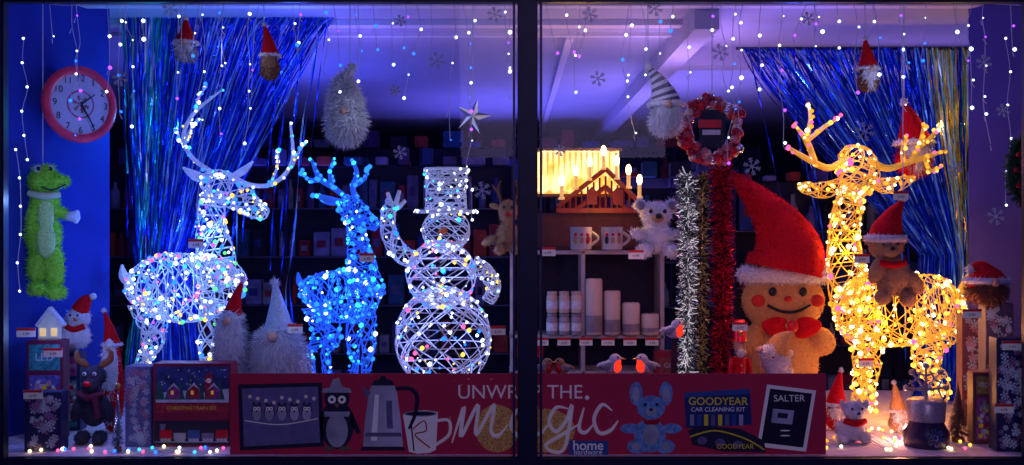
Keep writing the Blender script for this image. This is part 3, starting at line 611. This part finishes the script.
# cases & scale
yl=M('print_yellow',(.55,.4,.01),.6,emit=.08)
s.poly([(684,392),(750,388),(752,424),(686,428)],M('print_case_blue',(.01,.03,.14),.5),d); s.poly([(684,392),(750,388),(750,393),(684,397)],pb,d-.1); s.text('GOODYEAR',718,401,8,yl,d-.2,bold=.15); s.text('CAR CLEANING KIT',718,409,4.5,ink,d-.2)
for i in range(8): s.poly([(690+i*7,414),(694+i*7,414),(694+i*7,425),(690+i*7,425)],random.choice([gry,gry2,yl,pb]),d-.2)
s.poly([(688,430),(700,425),(740,428),(764,440),(766,452),(724,451),(692,444)],dk,d-.15); s.tube([(690,d-.4,436,.8),(715,d-.4,430,.8),(745,d-.4,438,.8),(764,d-.4,449,.8)],yl,5)
for i in range(3): s.disc(702+i*18,440+i*2,5,gry,d-.3,rz=4)
s.text('GOODYEAR',735,446,5,yl,d-.5); s.poly([(767,384),(816,390),(806,451),(757,446)],ink,d); s.poly([(770,388),(812,393),(803,447),(761,442)],M('print_scale',(.02,.012,.018),.3),d-.1); s.text('SALTER',789,398,7,ink,d-.3)
s.poly([(773,408),(794,410),(792,424),(771,422)],gry2,d-.2); s.poly([(778,412),(788,413),(787,418),(777,417)],dk,d-.3)
for z in (430,435): s.disc(785,z,5,ink,d-.2,rz=.7)
for i in range(26): s.disc(R(440,600),R(377,450),R(.5,1.1),gg,d-.05,n=6)
s.done('christmas_promo_banner',smooth=False)
# ---------------------------------------------------------------- left clock
s=MB(.62)
s.tube([(80+34*math.cos(2*math.pi*i/40),0,104+34*math.sin(2*math.pi*i/40),4.5) for i in range(41)],M('clock_rim_pink',(.6,.03,.09),.35,emit=.05),10,80)
s.disc(80,104,33,M('clock_face',(.46,.52,.62),.6,var=.03),d=-1,n=40); s.disc(80,104,37,dark,d=4,n=40)
for i in range(12):
    a=2*math.pi*i/12; s.text(str(12 if i==0 else i),80+26*math.sin(a),104-26*math.cos(a),7,dk,d=-1.4)
s.disc(80,104,14,M('clock_red_print',(.4,.06,.1),.6),d=-1.2,n=24); s.disc(80,104,12.5,_mc['clock_face'],d=-1.3,n=24); s.flake(80,104,9,_mc['clock_red_print'],d=-1.5)
for a,l in ((.9,18),(2.6,25)):
    s.tube([(80,-3,104,1.1),(80+l*math.sin(a),-3,104-l*math.cos(a),.5)],black,6,2)
s.ell(80,-3,104,2.2,1.2,2.2,black)
s.done('wall_clock',rotz=50)
# ---------------------------------------------------------------- left foreground boxes
pf=M('box_frost_print',(.4,.42,.6),.6,emit=.06); pf2=M('box_pink_print',(.5,.25,.35),.6)
printc=[M('print_panel_%d'%i,c,.5,var=.6,scale=60,emit=.04) for i,c in enumerate([(.35,.02,.04),(.03,.2,.25),(.3,.18,.05),(.08,.08,.35),(.25,.04,.2)])]
def giftbox(x0,x1,t,b,y,c,rz=0,dep=24,name='gift_box',style=0):
    s=MB(y); s.box((x0+x1)/2,dep/2,(t+b)/2,x1-x0,dep,b-t,c); w=x1-x0; h=b-t
    if style==0:
        for i in range(int(w*h/42)): s.flake(R(x0+4,x1-4),R(t+5,b-5),R(2,5),random.choice([pf,pf,pf2]),d=-.3-i*.004,w=.35)
    else:
        s.poly([(x0+3,t+4),(x1-3,t+4),(x1-3,t+h*.3),(x0+3,t+h*.3)],printc[style%5],-.3)
        s.poly([(x0+3,t+h*.35),(x1-3,t+h*.35),(x1-3,b-4),(x0+3,b-4)],printc[(style+2)%5],-.3)
        s.text('LED',(x0+x1)/2,t+h*.17,w*.22,pf,d=-.5)
        for i in range(int(w*h/45)): s.disc(R(x0+5,x1-5),R(t+h*.4,b-7),R(1,2.6),random.choice([pf,pf2,yl,redgl,gry2]),d=-.5-i*.003,n=10)
    s.done(name,rotz=rz)
kb=M('box_navy',(.02,.025,.09),.5); kr=M('box_maroon',(.14,.01,.05),.5)
giftbox(24,60,392,floorpy(.1),.1,kb,rz=4,dep=20); giftbox(26,62,340,floorpy(.34),.34,kr,rz=4,style=1,dep=18); giftbox(64,80,352,floorpy(.54),.54,kb,style=4,dep=16)
giftbox(125,151,366,floorpy(.2),.2,M('box_frost',(.12,.15,.32),.5))
# train box
s=MB(.2); b=floorpy(.2); s.box(192,12,(363+b)/2,78,24,b-363,M('trainbox_red',(.3,.01,.04),.5)); s.slab([(156,366),(229,366),(229,402),(156,402)],M('trainbox_scene',(.04,.07,.25),.6,var=.8,scale=25),d=-.4,t=.3)
s.poly([(156,394),(175,389),(205,392),(229,388),(229,402),(156,402)],pf,-.5)
for i in range(7): x=160+i*10; tp=374+R(0,10); s.poly([(x-5,399),(x,tp),(x+5,399)],M('print_tree',(.02,.15,.1),.7),d=-.6-i*.01)
for i in range(3): x=168+i*20; s.poly([(x,398),(x,389),(x+6,383),(x+12,389),(x+12,398)],random.choice(printc),d=-.8); s.poly([(x+3,394),(x+3,390),(x+6,390),(x+6,394)],M('print_window_lit',(.7,.35,.06),.7,emit=.3),d=-.9); s.poly([(x-1,390),(x+6,382),(x+13,390),(x+6,385)],pf,-.9)
s.poly([(205,398),(205,376),(209,371),(213,376),(213,398)],printc[0],-.85); s.disc(209,380,2.5,ink,d=-.95)
for i in range(30): s.disc(R(158,228),R(368,386),R(.4,.8),ink,d=-.9,n=6)
s.poly([(156,403),(229,403),(229,412),(156,412)],printc[0],-.5); s.text('CHRISTMAS TRAIN SET',192,407.5,3.6,yl,-.7)
s.slab([(154,b-26),(230,b-26),(230,b-2),(154,b-2)],dk,d=-.5,t=.3); s.tube([(155,-1,b-5,.5),(229,-1,b-5,.5)],gry2,4,2)
for i in range(5):
    x=160+i*14; s.poly([(x,b-8),(x+12,b-8),(x+12,b-17+(i%2)*3),(x,b-17+(i%2)*3)],[redgl,gry2,pb,gry,redgl][i],d=-.8)
    for e in (2.5,6,9.5): s.disc(x+e,b-7,1.8,gry2,d=-1)
s.poly([(161,b-17),(165,b-17),(166,b-23),(160,b-23)],gry,d=-.9)
s.done('toy_train_box')
# moose plush
s=MB(.28); b=floorpy(.28)
s.blob([(94,0,376,12,11,11),(94,-8,384,9,9,8),(94,0,408,14,12,18),(80,-5,408,6,6,14,20),(109,-5,408,6,6,14,-20),(86,-8,b-7,7,11,7),(103,-8,b-7,7,11,7)],dark,1.3); s.fur(900,2.5,1,dark)
for e in (-1,1):
    s.blob([(94+e*12,0,362,9,3,4,-30*e),(94+e*17,0,356,3,3,7)],brown,1); s.ell(94+e*5,-11,372,2,1,2,white); s.ell(94+e*5,-12,372,1,.8,1,black)
s.ell(94,-17,381,4,3,3,redgl); s.tube([(82,-8,392,3.5),(94,-13,395,4),(106,-8,392,3.5)],M('scarf_plaid',(.14,.02,.06),.9,var=.8,scale=90),8); s.tube([(100,-13,395,3.5),(104,-14,415,3.2)],_mc['scarf_plaid'],8,4)
s.done('moose_plush')
s=MB(.62); b=350
s.blob([(72,0,b-14,18,14,14),(78,0,b-32,12,11,11)],plushw,1.3); s.fur(700,3,1,plushw)
s.tube([(80,0,b-40,9),(86,0,b-50,6),(92,0,b-54,2)],red,12,16); s.ell(93,0,b-54,3.5,3.5,3.5,plushw); s.tube([(70,-8,b-25,3),(78,-11,b-22,3),(88,-8,b-25,3)],red,8)
s.tube([(79,-10,b-32,1.8),(85,-18,b-31,.3)],_mc['carrot_orange'],6,3)
for x in (75,82): s.ell(x,-10.5,b-36,1.2,.8,1.2,black)
s.done('snowman_plush')
gnome('santa_plush',112,floorpy(.5),122,26,.5,red,red,plushw,(-8,0),furn=400,hw=.34,split=.7)
s=MB(.46); b=floorpy(.46); ac=M('lit_acrylic',(.35,.4,.5),.3,emit=.25)
s.box(52,0,(352+b)/2-8,20,12,4,white); s.slab([(41,340),(41,322),(52,308),(64,322),(64,340)],ac,d=-6,t=1); s.slab([(38,324),(52,306),(67,324),(65,326),(52,311),(40,326)],white,d=-7,t=8)
for x in (46,57): s.slab([(x-3,335),(x-3,327),(x+3,327),(x+3,335)],M('lit_window_warm',(.9,.6,.25),.5,emit=.7),d=-7,t=.5)
s.box(52,0,(340+b)/2,22,12,b-340,kb); s.done('light_up_house')
def xmastree(x,bot,h,w,y,mat,base=brown,star=False,name='bottle_brush_tree'):
    s=MB(y); s.lathe(x,0,bot,[(w*.25,0),(w*.25,h*.08),(1.2,h*.09),(1.2,h*.2)],base,14)
    vs=[];fs=[]
    for i in range(int(w*70)):
        u=R(0,1)**.8; z=h*(.14+.84*(1-u)); r=w*.5*u; a=R(0,6.28); p=s.P(x,0,bot-z); t=s.P(x+r*math.cos(a)*R(.8,1.1),r*math.sin(a),bot-z+3)
        sd=Vector((-math.sin(a),math.cos(a),0))*.0022; o=len(vs); vs+=[p,t-sd,t+sd]; fs.append([o,o+1,o+2])
    s.add(vs,fs,mat)
    if star: s.ell(x,0,bot-h,3,2,3,gold)
    s.done(name)
xmastree(958,floorpy(.3),62,24,.3,M('bristle_brown',(.2,.11,.07),.7))
xmastree(118,floorpy(.1),66,14,.1,silver,star=True)
s=MB(.22); b=floorpy(.22); gl_=M('glitter_pale',(.6,.48,.45),.35,.4,var=.6,scale=250)
s.lathe(926,0,b,[(20,0),(22,3),(22,14),(17,24),(18,27),(4,28)],M('jar_dark',(.04,.02,.06),.25),24)
s.lathe(926,0,b,[(18,26),(19,44),(16,47)],gl_,20); s.flake(926,b-12,9,silver,d=-22.4,w=1)
s.lathe(926,0,b-46,[(2,0),(2,16)],gl_,8)
for i in range(5):
    a=math.pi*i/4; s.tube([(926,0,b-56,1.6),(926+20*math.cos(a),0,b-58-22*math.sin(a),1)],gl_,6,2); s.ell(926+20*math.cos(a),0,b-58-22*math.sin(a),3,3,3,gl_)
    for g in (-.5,.5): s.tube([(926+12*math.cos(a),0,b-57-13*math.sin(a),1.2),(926+18*math.cos(a+g),0,b-57-18*math.sin(a+g),.8)],gl_,6,2)
s.done('snowflake_candle_holder')
giftbox(998,1036,338,floorpy(.1),.1,kb,rz=-4,style=0,dep=20); giftbox(963,985,314,floorpy(.66),.66,M('box_plum',(.14,.05,.08),.5),rz=-3,style=0,dep=16)
giftbox(987,1014,303,floorpy(.42),.42,M('box_slate',(.08,.06,.12),.5),rz=-4,dep=20)
giftbox(974,994,372,floorpy(.25),.25,M('box_plum2',(.16,.05,.05),.5),rz=-4,dep=16,style=2)
s=MB(.3); b=floorpy(.3)
s.blob([(850,0,b-12,15,14,12),(853,-4,b-32,11,10,10),(842,-4,b-36,3,4,8,-15),(864,-4,b-36,3,4,8,15),(840,-10,b-6,6,9,6),(862,-10,b-6,6,9,6)],plushw,1.3); s.fur(700,2.5,1,plushw)
s.ell(853,-13,b-30,5,4,4,white); s.ell(853,-17,b-31,1.8,1.2,1.4,black)
for x in (848,858): s.ell(x,-12.5,b-35,1.3,.8,1.4,black)
s.tube([(842,-6,b-22,3),(852,-11,b-20,3.5),(863,-6,b-22,3)],red,8); s.done('puppy_plush')
gnome('plush_gnome',836,floorpy(.55),60,24,.55,red,red,plushw,(5,0),furn=300)
gnome('plush_gnome',898,floorpy(.5),50,20,.5,ginger,tan,plushw,(-4,0),furn=300)
# ---------------------------------------------------------------- tags
for x,p,y in ((26,332,.25),(53,352,.2),(33,394,.09),(196,243,.6),(295,328,.35),(367,257,.5),(740,326,.5),(862,258,.5),(901,195,.4),(972,313,.38),(1004,408,.09),(1012,345,.09),(498,330,.6),(636,254,.7),(548,251,.8),(866,362,.6)): tag(x,p,y,19 if x<60 or x>960 else 15,9)
# ---------------------------------------------------------------- snowflake decals
s=MB(.03); dm=M('decal_frost',(.3,.3,.5),.7,emit=.1)
for x,p,r in ((437,60,9),(720,52,9),(655,8,8),(590,14,8),(170,8,8),(752,166,9),(482,190,9),(598,78,8),(865,131,10),(495,14,8),(996,216,9),(984,62,8),(955,168,8),(808,18,7),(395,90,6),(120,78,8),(400,20,6),(400,152,7),(1003,110,7),(560,150,6)): s.flake(x,p,r,dm,w=.45)
s.done('snowflake_window_decals',smooth=False)
# ---------------------------------------------------------------- icicle lights
def icicle(y,xa,xb,top,n,lmin,lmax,br=1.5,pal=('w','w','w','p','w','b'),sp=24):
    s=MB(y); P=[(xa+(xb-xa)*i/n,0,top+3*math.sin(i*1.7),.35) for i in range(n+1)]; s.tube(P,cable,4,n*3)
    for i in range(n):
        x=xa+(xb-xa)*(i+.5+R(-.45,.45))/n; l=R(lmin,lmax)*(1.6 if random.random()<.2 else 1); x2=x+R(-8,8); k=max(1,int(l/sp))
        path=[(x+(x2-x)*j/k+R(-4,4),R(-2,2),top+l*j/k+(R(-6,6) if j else 0),.36) for j in range(k+1)]
        if len(path)<3: path.insert(1,tuple((a+b)/2 for a,b in zip(*path)))
        s.tube(path,cable,4)
        for a in path[1:]:
            if random.random()<.85: s.bulb(s.P(a[0]+1,-1,a[2]),br*R(.6,1.6),bulb[random.choice(pal)])
            if random.random()<.5: s.tube([(a[0]-1,0,a[2]+2,.3),(a[0]+R(-3,3),0,a[2]+7,.5)],cable,4,1)
    s.done('icicle_fairy_lights')
icicle(.14,40,515,2,16,20,95); icicle(.14,540,1020,2,16,20,95); icicle(.55,60,520,-10,15,50,150,br=1.3); icicle(.6,545,1000,-8,15,50,150,br=1.3)
def floorstring(xa,xb,pal,n,ya=.1,yb=.6):
    s=MB(.3); P=[]
    for i in range(n):
        xx=xa+(xb-xa)*i/n+R(-8,8); yy=R(ya,yb); P.append(Vector(((xx-512)*(4+yy)/1000,yy,.006)))
    P=sorted(P,key=lambda p:p.x); s.wtube(P,.0012,cable,4)
    for p in P: s.bulb(p+Vector((0,0,.004)),1.8,bulb[random.choice(pal)])
    s.done('floor_fairy_lights')
floorstring(826,1000,['ww','k','o','ww','y','ww'],56); floorstring(30,232,['w','b','k','c','ww'],30,.05,.18)
s=MB(.3)
for xx,z0,z1 in ((30,40,160),(22,150,290),(1003,40,205)):
    P=[(xx+R(-4,4),-10,z0+(z1-z0)*i/5,.3) for i in range(6)]; s.tube(P,cable,4)
    for a in P: s.bulb(s.P(a[0],-11,a[2]),1.4,bulb['w'])
s.done('hanging_fairy_lights')
# ---------------------------------------------------------------- lights
def pl(x,py,y,col,e,r=.012):
    l=bpy.data.lights.new('bulb_fill_light','POINT'); l.energy=e; l.color=col; l.shadow_soft_size=r  # carries the light of nearby bulbs; some are added fills
    o=bpy.data.objects.new('bulb_fill_light',l); k=(4+y)/1000; o.location=((x-512)*k,y,CAMH+(232-py)*k); bpy.context.collection.objects.link(o)
pl(180,285,.85,(.12,.26,1),3.2); pl(216,235,.85,(.12,.26,1),1.8); pl(130,225,.5,(.02,.14,1),3.6); pl(343,296,.7,(.01,.1,1),4.8); pl(443,335,.7,(.35,.42,1),2.0); pl(443,275,.7,(.3,.37,1),1.4)
pl(150,120,.85,(.02,.45,1),3); pl(290,60,.8,(.05,.12,1),6); pl(60,330,.2,(.2,.35,1),1.2); pl(90,350,.08,(.5,.3,1),.8); pl(40,200,.12,(.2,.4,1),1.5,.008); pl(275,300,.2,(.25,.4,1),1.0,.008)  # includes added fills for the curtain, frog, clock and gnomes
pl(885,310,.95,(1,.42,.05),4); pl(845,245,.95,(1,.42,.06),2.6); pl(900,390,.7,(1,.4,.1),2.4); pl(850,150,.8,(1,.35,.1),1.6); pl(955,330,.4,(1,.35,.2),1.6); pl(900,425,.3,(1,.38,.25),2.4,.008); pl(955,120,1.1,(1,.55,.1),1.6)
pl(576,136,1.3,(1,.45,.08),5); pl(605,212,.88,(1,.45,.08),1.0,.008); pl(630,290,.6,(.8,.35,.5),.9); pl(800,90,.8,(.08,.12,1),6); pl(700,250,.35,(.9,.3,.5),.8)
pl(750,300,.5,(1,.36,.15),1.3,.008)
pl(372,110,.12,(.55,.65,1),.7,.007); pl(640,90,.14,(.6,.6,1),.7,.007); pl(888,80,.14,(.6,.6,1),.4,.007); pl(228,50,.12,(.5,.6,1),.5,.007); pl(480,95,.14,(.5,.6,1),.3,.007)  # added points that brighten the hanging ornaments from the front
def area(loc,rot,sz,col,e,name='front_fill'):
    l=bpy.data.lights.new(name,'AREA'); l.energy=e; l.color=col; l.size=sz; o=bpy.data.objects.new(name,l); o.location=loc; o.rotation_euler=rot; bpy.context.collection.objects.link(o)
area((.5,-5.5,2.6),(math.radians(75),0,0),2.0,(.55,.42,1),42)  # added soft fill behind the camera, brightens the whole window front
U=math.radians(180)
area((-1.6,2.5,1.32),(U,0,0),1.2,(.09,.11,1),16,'ceiling_fill'); area((0,4.5,1.2),(U,0,0),1.5,(.17,.15,1),19,'ceiling_fill'); area((1.1,3.2,1.2),(U,0,0),1.2,(.36,.26,1),16,'ceiling_fill'); area((2.4,2.3,1.2),(U,0,0),1.0,(.45,.28,1),10,'ceiling_fill')  # added upward fills to brighten the ceiling, no real fittings
area((-.9,1.4,1.55),(U,0,0),.5,(.25,.18,1),3,'ceiling_fill'); area((1.0,1.5,1.55),(U,0,0),.5,(.6,.34,1),4,'ceiling_fill')  # two more added ceiling fills near the window
w=bpy.data.worlds.new('night'); bpy.context.scene.world=w; w.use_nodes=True; w.node_tree.nodes['Background'].inputs[0].default_value=(.02,.025,.2,1); w.node_tree.nodes['Background'].inputs[1].default_value=.5
cam=bpy.data.cameras.new('camera'); co=bpy.data.objects.new('camera',cam); bpy.context.collection.objects.link(co)
co.location=(0,-4,CAMH); co.rotation_euler=(math.radians(90),0,0); cam.sensor_width=36; cam.lens=36*1000/1024; cam.clip_start=.05
bpy.context.scene.camera=co
